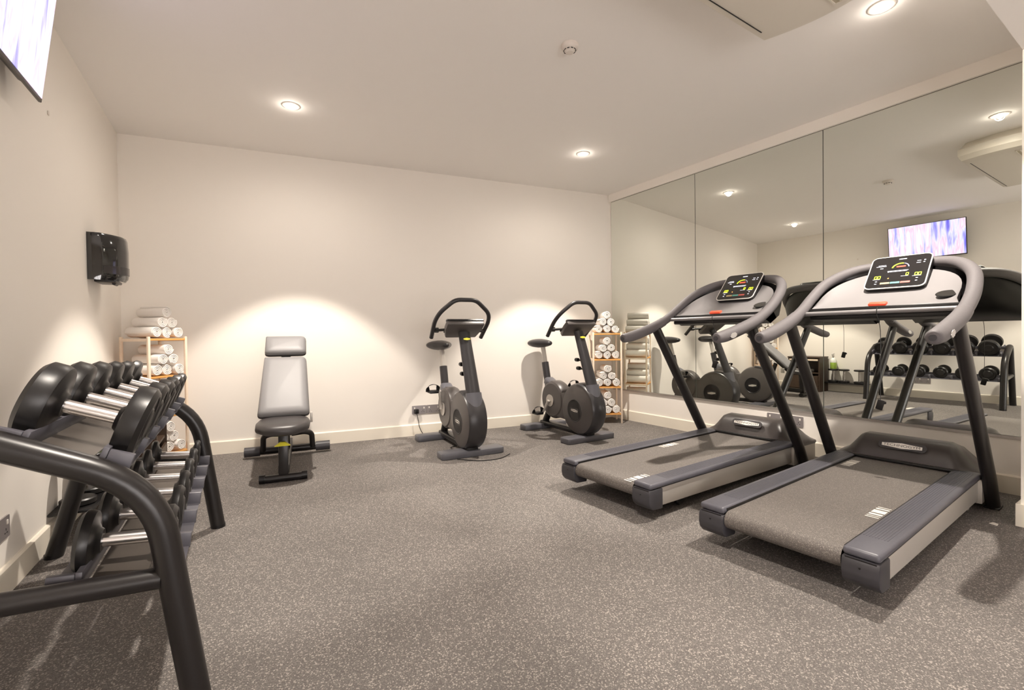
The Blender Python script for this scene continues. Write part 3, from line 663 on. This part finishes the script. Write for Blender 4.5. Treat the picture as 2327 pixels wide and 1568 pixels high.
# shelf geometry: top shelf slopes from rear (x=-.44,z=.80) to front (x=-.13,z=.675)
TIERS = {'top': ((-.370, .768), (-.165, .686)), 'low': ((-.262, .391), (-.077, .371))}
HEADS = {'top': [.205, .198, .190, .182, .175, .168], 'low': [.165, .160, .155, .150, .146, .142]}
THK = {'top': [.057, .054, .051, .047, .044, .041], 'low': [.035, .033, .031, .029, .027, .025]}
def tier(key, zoff):
    (xr, zr), (xf, zf) = TIERS[key]
    sl = (zr-zf)/(xr-xf); a = math.atan(sl)   # slope angle along x
    d = Vector((1, 0, sl)).normalized(); nrm = Vector((-d.z, 0, d.x))
    dirm = Matrix((d, Vector((0, 1, 0)), nrm)).transposed().to_4x4()
    mid = Vector(((xr+xf)/2, RL/2, (zr+zf)/2)) + nrm*zoff
    b = MB(); mt = Matrix.Translation(mid) @ dirm
    b.prism([(-.058, -RL/2+.03, 0), (.058, -RL/2+.03, 0), (.058, RL/2-.03, 0), (-.058, RL/2-.03, 0)], (0, 0, -.004), mt); b.build('shelf_tray', 'tray', rack)
    for sx in (-1, 1):
        b = MB(); b.box(mid+d*(sx*.078)+nrm*.005, (.014, RL-.06, .052), rot=dirm, bev=.002); b.build('shelf_rail', 'cradle', rack)
        b = MB(); b.box(mid+d*(sx*.112)-nrm*.018, (.050, RL-.06, .006), rot=dirm); b.build('shelf_wing', 'cradle', rack)
        for i in range(7):
            b = MB(); y = -RL/2+.04+(RL-.08)*i/6
            b.box(mid+d*(sx*.113)+nrm*.004+Vector((0, y, 0)), (.055, .018, .046), rot=dirm, bev=.003)
            b.build('cradle_divider', 'cradle', rack)
    return mid, d, nrm
MIDS = {k: tier(k, 0.0) for k in TIERS}
rackM = RK
def dumbbell(key, i, label):
    mid, d, nrm = MIDS[key]; D = HEADS[key][i]; t = THK[key][i]; r = D/2
    y = .145+i*.2255-RL/2
    gl = .122
    c = Vector((mid.x, mid.y+y, mid.z)) + nrm*(r*.98-.014)
    wc = rackM @ c; T = bpy.data.objects.new('dumbbell', None); COL.objects.link(T); T.empty_display_size = .05
    T.matrix_world = Matrix.Translation(wc) @ Matrix.Rotation(-.0432, 4, 'Z') @ Matrix((d, Vector((0, 1, 0)), nrm)).transposed().to_4x4()
    tag(T, label, 'dumbbell', 'round rubber dumbbells on the %s tier' % ('upper' if key == 'top' else 'lower'))
    b = MB(); b.tube([(-gl/2-.02, 0, 0), (gl/2+.02, 0, 0)], .0175, n=20); b.build('handle', 'chrome', T)
    for s in (-1, 1):
        mt = frame((s*(gl/2), 0, 0), (0, 1, 0), (0, 0, s)) ; zs = 1 if (mt.to_3x3().col[2].x*s) > 0 else -1
        bv = min(.012, t*.3); pr = [(0, -.004), (.030, -.004), (.036, .004), (.050, .010), (r*.86, .012), (r-bv*.4, .014), (r, .014+bv), (r, t+.01-bv), (r-bv, t+.01), (r*.80, t+.010), (r*.78, t+.006), (.048, t+.006), (.044, t+.010), (0, t+.010)]
        b = MB(); b.lathe([(q, zz*zs) for q, zz in pr], mt, n=44); h = b.build('weight_head', 'rubber', T, angle=30)
        b = MB(); b.lathe([(0, (t+.0102)*zs), (.040, (t+.0102)*zs), (.038, (t+.0125)*zs), (0, (t+.0125)*zs)], mt, n=30); b.build('face_plate', 'rubber_face', h)
    return T
ordn = ['nearest the camera', 'second from the camera', 'third from the camera', 'fourth from the camera', 'fifth from the camera', 'farthest from the camera']
size = {'top': ['largest round black dumbbell', 'big round black dumbbell', 'round black dumbbell', 'round black dumbbell', 'round black dumbbell', 'smallest upper round black dumbbell'], 'low': ['round black dumbbell', 'round black dumbbell', 'round black dumbbell', 'round black dumbbell', 'thin round black dumbbell', 'thinnest round black dumbbell']}
for key in ('top', 'low'):
    for i in range(6):
        dumbbell(key, i, '%s on the %s tier of the rack, %s' % (size[key][i], 'upper' if key == 'top' else 'lower', ordn[i]))
# ================================================================== SMALL UPRIGHT DUMBBELLS ON A WALL SHELF, BOTTLE, CABINET
def on_left(y, off, z=0): return Vector((left_x(y)+off, y, z))
b = MB(); p = on_left(3.42, .088, .150); b.box((0, 0, 0), (.172, .62, .014), bev=.003)
sh = b.build('wall_shelf', 'black'); sh.location = p; sh.rotation_euler = (0, 0, -.0432); tag(sh, 'thin black wall shelf low behind the dumbbell rack', 'shelf')
ups = [(3.60, 'small black disc dumbbell standing on end under the spray bottle'), (3.445, 'small black disc dumbbell standing on end, middle of three on the low shelf'), (3.235, 'small black disc dumbbell standing on end nearest the rack, last on the low shelf')]
proto = None
for y, l in ups:
    loc = on_left(y, .088, .1575)
    if proto is None:
        T = thing('upright_dumbbell', l, 'dumbbell', loc, 0, 'small dumbbells standing on end by the left wall')
        b = MB(); b.lathe([(0, 0), (.068, 0), (.074, .006), (.074, .028), (.066, .034), (0, .034)], n=36); b.build('weight_head', 'rubber', T)
        b = MB(); b.lathe([(0, .195), (.066, .195), (.074, .201), (.074, .216), (.068, .222), (0, .222)], n=36); b.build('weight_head', 'rubber', T)
        b = MB(); b.tube([(0, 0, .03), (0, 0, .20)], .0155, n=16); b.build('handle', 'chrome', T); proto = T
    else:
        T = copy_tree(proto); T.location = loc; T['label'] = l
T = thing('spray_bottle', 'clear spray bottle of green liquid with white trigger, by the left wall', 'spray bottle', on_left(3.60, .088, .3798))
b = MB(); b.lathe([(0, 0), (.042, 0), (.046, .006), (.046, .105), (0, .105)], n=28); b.build('green_liquid', 'green_liquid', T)
b = MB(); b.lathe([(0, .1055), (.046, .1055), (.046, .13), (.036, .165), (.014, .19), (.014, .20), (0, .20)], n=28); b.build('bottle_top', 'bottle', T)
b = MB(); b.lathe([(0, .2005), (.018, .2005), (.018, .222), (.010, .228), (.010, .24), (0, .24)], n=20); b.box((.012, 0, .248), (.07, .022, .024), bev=.004); b.box((.035, 0, .222), (.008, .014, .045), rot=(0, .35, 0), bev=.002); b.build('trigger', 'white', T)
# cabinet against left wall
T = thing('side_cabinet', 'low dark wooden cabinet against the left wall, seen in the mirror', 'cabinet', on_left(3.94, .195, 0), -.0432)
b = MB(); b.box((0, -.235, .28), (.33, .018, .56)); b.box((0, .235, .28), (.33, .018, .56)); b.box((-.156, 0, .28), (.016, .452, .56)); b.box((0, 0, .03), (.33, .452, .03)); b.box((.0, 0, .31), (.31, .452, .016)); b.build('body', 'wood_dark', T, smooth=False)
b = MB(); b.box((0, 0, .571), (.35, .50, .020), bev=.003); b.build('top', 'wood_dark', T)
b = MB(); b.box((.160, 0, .16), (.014, .44, .21)); dr = b.build('drawer', 'wood_dark', T, smooth=False)
b = MB(); b.box((.176, 0, .20), (.018, .09, .012), bev=.003); b.build('drawer_pull', 'silver', dr)
b = MB(); b.box((.168, 0, .53), (.010, .44, .028)); b.build('front_strip', 'wood_pale', T, smooth=False)
T = tag(MB().box((0, 0, 0), (.14, .16, .05), bev=.02, seg=3).build('folded_cloth', 'towel'), 'white folded cloth lying in the dark wooden cabinet', 'cloth'); T.location = on_left(3.93, .22, .3435)
# ================================================================== TOWELS AND SHELVES
def make_roll_mesh(seed):
    rnd = random.Random(seed); R = .046; Ln = .25
    b = MB(); n = 72; turns = 3.2; V0 = []
    # spiral sheet with thickness
    rows = []
    for q in range(n+1):
        t = q/n; a = t*turns*2*PI; r = .009+(R-.009)*t
        wob = 1+.025*math.sin(a*3+seed)
        rows.append((r*math.cos(a)*wob, r*math.sin(a)*wob, r, a))
    th = .0062
    prof = []
    for (x, z, r, a) in rows: prof.append((x, z))
    inner = [((r-th*2)*math.cos(a)/max(r, .001)*r/max(r, .001) if False else x*(1-th*1.45/max(r, .008)), z*(1-th*1.45/max(r, .008))) for (x, z, r, a) in rows]
    def ring(y, ins): return [(x*(1-ins), y, z*(1-ins)) for x, z in prof], [(x*(1-ins), y, z*(1-ins)) for x, z in inner]
    ys = [(0, .05), (.006, .0), (Ln-.006, .0), (Ln, .05)]
    O = [ring(y, i)[0] for y, i in ys]; I = [ring(y, i)[1] for y, i in ys]
    b.grid(O); b.grid(I); b.grid([O[0], I[0]]); b.grid([O[-1], I[-1]])
    b.grid([[o[-1] for o in O], [i[-1] for i in I]]); b.grid([[o[0] for o in O], [i[0] for i in I]])
    # fold seam fold-line on the outside
    bmesh.ops.remove_doubles(b.bm, verts=b.bm.verts, dist=1e-6); bmesh.ops.recalc_face_normals(b.bm, faces=b.bm.faces)
    me = bpy.data.meshes.new('towel_roll'); b.bm.to_mesh(me); b.bm.free(); me.materials.append(M['towel'])
    for p_ in me.polygons: p_.use_smooth = True
    return me
ROLLS = [make_roll_mesh(i) for i in range(4)]
LEV = [1.012, .722, .412, .112]
def towel_shelf(label, A, xd, where, names):
    # A: world position of the front-left foot, xd: unit vector along the front; back = xd rotated +90
    W_, Dp = .330, .270; xd = Vector((xd[0], xd[1], 0)).normalized(); rz = math.atan2(xd.y, xd.x)
    T = thing('towel_shelf', label, 'shelf unit', (A[0], A[1], 0), rz, 'open wooden shelf units holding rolled towels')
    for x in (.009, W_-.009):
        for y in (.009, Dp-.009):
            b = MB(); b.box((x, y, .5125), (.018, .018, 1.025), bev=.002); b.build('post', 'wood_pale', T)
    for z in LEV:
        b = MB(); b.box((W_/2, Dp/2, z-.009), (W_-.034, Dp-.004, .016), bev=.002); shf = b.build('shelf_board', 'wood_orange', T)
        b = MB()
        for x in (.009, W_-.009): b.box((x, Dp/2, z-.011), (.014, Dp-.036, .022))
        b.build('side_rails', 'wood_pale', shf, smooth=False)
    mt = Matrix.Translation((A[0], A[1], 0)) @ Matrix.Rotation(rz, 4, 'Z')
    k = 0
    for li, z in enumerate(LEV):
        for row in range(3):
            for c in range(3-row):
                x = W_/2+(c-(2-row)/2)*.0935+random.uniform(-.002, .002); zz = z+.0465+row*.079
                yy = .008+random.uniform(-.012, .008)
                o = bpy.data.objects.new('rolled_towel', ROLLS[k % 4]); COL.objects.link(o); k += 1
                o.matrix_world = mt @ Matrix.Translation((x, yy, zz)) @ Matrix.Rotation(random.uniform(0, 6.28), 4, 'Y')
                rn = ['bottom', 'middle', 'top'][row]
                pos = (['left', 'centre', 'right'][c] if row == 0 else (['left', 'right'][c] if row == 1 else 'single'))
                tag(o, 'white rolled towel, %s in %s row, %s, %s' % (pos, rn, ['top board', 'second board', 'third board', 'lowest board'][li], where), 'towel', 'rolled white towels on the %s' % where)
    return T
towel_shelf('pale wooden towel shelf standing in the back left corner behind the dumbbells', (-.392, 4.395), (.70, .712), 'corner shelf by left wall', 0)
xd2 = Vector((.84, -.543, 0)).normalized(); A2 = Vector((3.862, 3.700, 0))-xd2*.33
towel_shelf('pale wooden towel shelf in the back right corner beside the mirror', (A2.x, A2.y), xd2, 'shelf by the mirror', 0)
# ================================================================== WALL-MOUNTED THINGS
# paper towel dispenser
T = thing('paper_towel_dispenser', 'glossy black paper towel dispenser mounted on the left wall', 'dispenser', on_left(4.085, 0, 1.39), -.0432)
b = MB(); rows = []
prof = [(0.001, -.155), (.070, -.155), (.078, -.150), (.130, -.105), (.172, -.05), (.185, .0), (.172, .05), (.135, .105), (.078, .150), (.070, .155), (.001, .155)]
for z, s_ in ((.010, .93), (.0, .90), (.018, .97), (.05, 1.0), (.20, 1.0), (.275, .97), (.295, .93), (.300, .88)):
    rows.append([(x*s_, y, z) for x, y in prof])
rows.sort(key=lambda r: r[0][2])
b.grid(rows); b._add(rows[0], [tuple(range(len(prof)))]); b._add(rows[-1], [tuple(range(len(prof)))]); cs = b.build('cover', 'gloss_black', T, angle=45)
b = MB(); pr2 = [(x+.0022, y) for x, y in prof[2:-2]]
b.grid([[(x, y, z) for x, y in pr2] for z in (.045, .095)]); b.build('window_strip', 'smoke_window', cs)
b = MB(); b.box((.075, 0, .001), (.11, .20, .02), bev=.006); b.tube([(.11, -.04, -.012), (.11, .04, -.012)], .010, n=12); b.build('outlet', 'black', T)
# television
T = thing('television', 'wall-mounted flat television showing a bright blue and white picture', 'television', on_left(2.42, 0, 2.30), -.0432)
tm = Matrix.Translation((.120, 0, 0)) @ Matrix.Rotation(math.radians(7), 4, 'Y')
b = MB(); b.box((0, 0, 0), (.012, .875, .505), rot=None, bev=.003); b.bm.transform(Matrix.Translation((-.006, 0, 0))); b.box((-.032, 0, -.02), (.045, .70, .40), bev=.015); b.bm.transform(tm); body = b.build('casing', 'bezel', T)
b = MB(); b.box((.0012, 0, .004), (.0016, .855, .482)); b.bm.transform(tm); b.build('picture', 'tv', body, smooth=False)
b = MB(); b.box((.012, 0, 0), (.02, .20, .25), bev=.003); b.box((.042, .09, 0), (.06, .02, .26)); b.box((.042, -.09, 0), (.06, .02, .26)); b.build('wall_bracket', 'black', T)
# sockets
def socket(o, xdir, nrm_, label, n=2, plug=None):
    xdir = Vector(xdir).normalized(); nz = Vector(nrm_).normalized()
    mt = frame(o, xdir, (0, 0, 1));
    if mt.to_3x3().col[2].dot(nz) < 0: mt = frame(o, -xdir, (0, 0, 1))
    for k in range(n):
        T = bpy.data.objects.new('wall_socket', None); COL.objects.link(T); T.empty_display_size = .03
        T.matrix_world = mt @ Matrix.Translation(((k-(n-1)/2)*.149, 0, 0)); tag(T, label[k], 'wall socket', 'double wall sockets')
        b = MB(); b.prism(rrect(.146, .086, .006), (0, 0, .006)); pl = b.build('plate', 'socket', T)
        for s in (-1, 1):
            b = MB(); b.box((s*.048, .018, .0072), (.012, .018, .003), bev=.001); b.build('switch', 'white_mark', pl)
            b = MB(); b.box((s*.036, -.008, .0065), (.004, .009, .001)); b.box((s*.036-.010, -.022, .0065), (.008, .004, .001)); b.box((s*.036+.010, -.022, .0065), (.008, .004, .001)); b.build('pin_holes', 'black', pl)
    return mt
bx = 1.84; mtb = socket((bx, back_y(bx)-.0, .258), (1, -TB, 0), -nb, ['steel double wall socket low on the back wall with a black plug in it', 'steel double wall socket low on the back wall, half hidden by the left bike'])
socket((RX, 2.05, .258), (0, 1, 0), (-1, 0, 0), ['steel double wall socket under the mirror behind the far treadmill, left one', 'steel double wall socket under the mirror behind the far treadmill, right one'])
socket((left_x(2.535), 2.535, .262), (LA*0+TL*-1, 1, 0), (1, 0, 0), ['steel double wall socket on the left wall under the rack, nearer the back', 'steel double wall socket on the left wall under the rack, nearer the camera'])
# plug and cables
plugM = mtb @ Matrix.Translation((-.149/2-.036, -.012, .006)) if (mtb.to_3x3().col[0].x > 0) else mtb @ Matrix.Translation((.149/2+.036, -.012, .006))
T = thing('power_cable', 'thin black power cable running from the back wall socket to the left bike', 'cable', plugM.translation)
b = MB(); b.box((0, -.018, 0), (.045, .034, .045), bev=.006); b.build('plug', 'black', T)
pc = plugM.translation
w_ = [(0, -.03, -.02), (.008, -.045, -.09), (.02, -.05, -.16), (.05, -.07, -.225), (.09, -.16, -.243), (.16, -.32, -.2425), (.15, -.62, -.2425), (.05, -.70, -.2425), (.07, -.80, -.2425), (.20, -.86, -.2425)]
w_ = [(x, y, max(z, .005-pc.z)) for x, y, z in w_]
b = MB(); b.tube(w_, .0035, n=8, smooth=6); b.build('cord', 'black', T)
b = MB(); b.tube([(2.10, 3.30, .004), (1.95, 3.22, .004), (1.78, 3.26, .004), (1.66, 3.40, .004)], .0035, n=8, smooth=6)
tag(b.build('loose_cable', 'black'), 'thin black cable lying on the floor before the left bike', 'cable')
# right foreground black treadmill lead on floor
b = MB(); b.tube([(3.98, 1.60, .005), (3.93, 1.50, .005), (3.80, 1.46, .005), (3.66, 1.44, .005)], .004, n=8, smooth=6)
tag(b.build('treadmill_lead', 'black'), 'short black power lead on the floor between the two treadmills', 'cable')
# smoke detector
T = thing('smoke_detector', 'round white smoke detector on the ceiling', 'smoke detector', (1.772, 2.085, H))
b = MB(); b.lathe([(0, .0), (.050, 0), (.050, -.012), (.046, -.020), (.038, -.026), (.030, -.034), (.022, -.044), (0, -.046)], n=40); b.build('body', 'detector', T)
b = MB(); 
for q in range(10):
    a = 2*PI*q/10; b.box((.0335*math.cos(a), .0335*math.sin(a), -.0315), (.004, .013, .006), rot=Matrix.Rotation(a, 4, 'Z') @ Matrix.Rotation(-.7, 4, 'Y'))
b.build('vents', 'black', T)
# wall dot
b = MB(); b.lathe([(0, 0), (.012, 0), (.012, .004), (0, .004)], frame((0, 0, 0), (0, 1, 0), (0, 0, 1)), n=18); o = b.build('wall_button', 'detector'); o.location = on_left(3.287, .0005, 2.164); tag(o, 'small round beige button on the left wall just below the television', 'wall button')
# ceiling air conditioner
T = thing('ceiling_air_conditioner', 'cream ceiling-mounted air conditioning unit at the top of the photo', 'air conditioner', (1.70, .95, 2.45))
b = MB()
X0, X1, Y0, Y1, ZB, ZT_ = 1.02, 2.41, .60, 1.345, 2.503, H
def acplan(ex, z, bul):
    p = [(X0+ex*.5, Y1-ex), (X0+ex, Y0+ex), (X1-ex-.05, Y0+ex)]
    n = 14
    for q in range(n+1):
        t = q/n; p.append((X1-ex+bul*math.sin(PI*(.15+.85*(1-t)))-bul*math.sin(PI*.0)*0, Y0+ex+(Y1-Y0-2*ex)*t))
    return [(x, y, z) for x, y in p]
lay = [acplan(.05, ZB, .10), acplan(.02, ZB+.012, .11), acplan(0, ZB+.05, .12), acplan(.0, ZB+.11, .12), acplan(.03, ZT_-.022, .11), acplan(.04, ZT_-.0, .10)]
k = len(lay[0]); V = [p for l in lay for p in l]; Fc = []
for i in range(len(lay)-1):
    for q in range(k): Fc.append((i*k+q, i*k+(q+1) % k, (i+1)*k+(q+1) % k, (i+1)*k+q))
Fc.append(tuple(range(k))[::-1]); b._add(V, Fc); ub = b.build('casing', 'ac', T, angle=30); ub.location = (-1.70, -.95, -2.45)
b = MB(); b.box((2.33, .82, ZB-.001), (.19, .34, .006)); 
gb = b.build('intake_grille', 'ac_grille', T, smooth=False); gb.location = (-1.70, -.95, -2.45)
b = MB()
for q in range(9): b.box((2.33, .67+q*.037, ZB-.006), (.18, .006, .006))
for x in (2.232, 2.428): b.box((x, .82, ZB-.004), (.006, .346, .008))
b.box((2.33, .993, ZB-.004), (.20, .006, .008)); g2 = b.build('grille_slats', 'ac', gb, smooth=False)
b = MB(); b.box((1.72, Y1-.058, ZB-.001), (1.25, .004, .003)); g3 = b.build('louvre_slot', 'black', T, smooth=False); g3.location = (-1.70, -.95, -2.45)
# scraps on floor at right
for x, y, l in ((3.52, .80, 'small white paper scrap on the floor beside the near treadmill, farther one'), (3.36, .655, 'small white paper scrap on the floor by the wall corner, the closer one')):
    b = MB(); b.prism([(-.02, -.014, 0), (.018, -.012, 0), (.024, .010, 0), (-.008, .018, 0)], (0, 0, .002)); o = b.build('paper_scrap', 'white_mark', smooth=False); o.location = (x, y, .0005); tag(o, l, 'paper scrap')
bpy.context.view_layer.update()
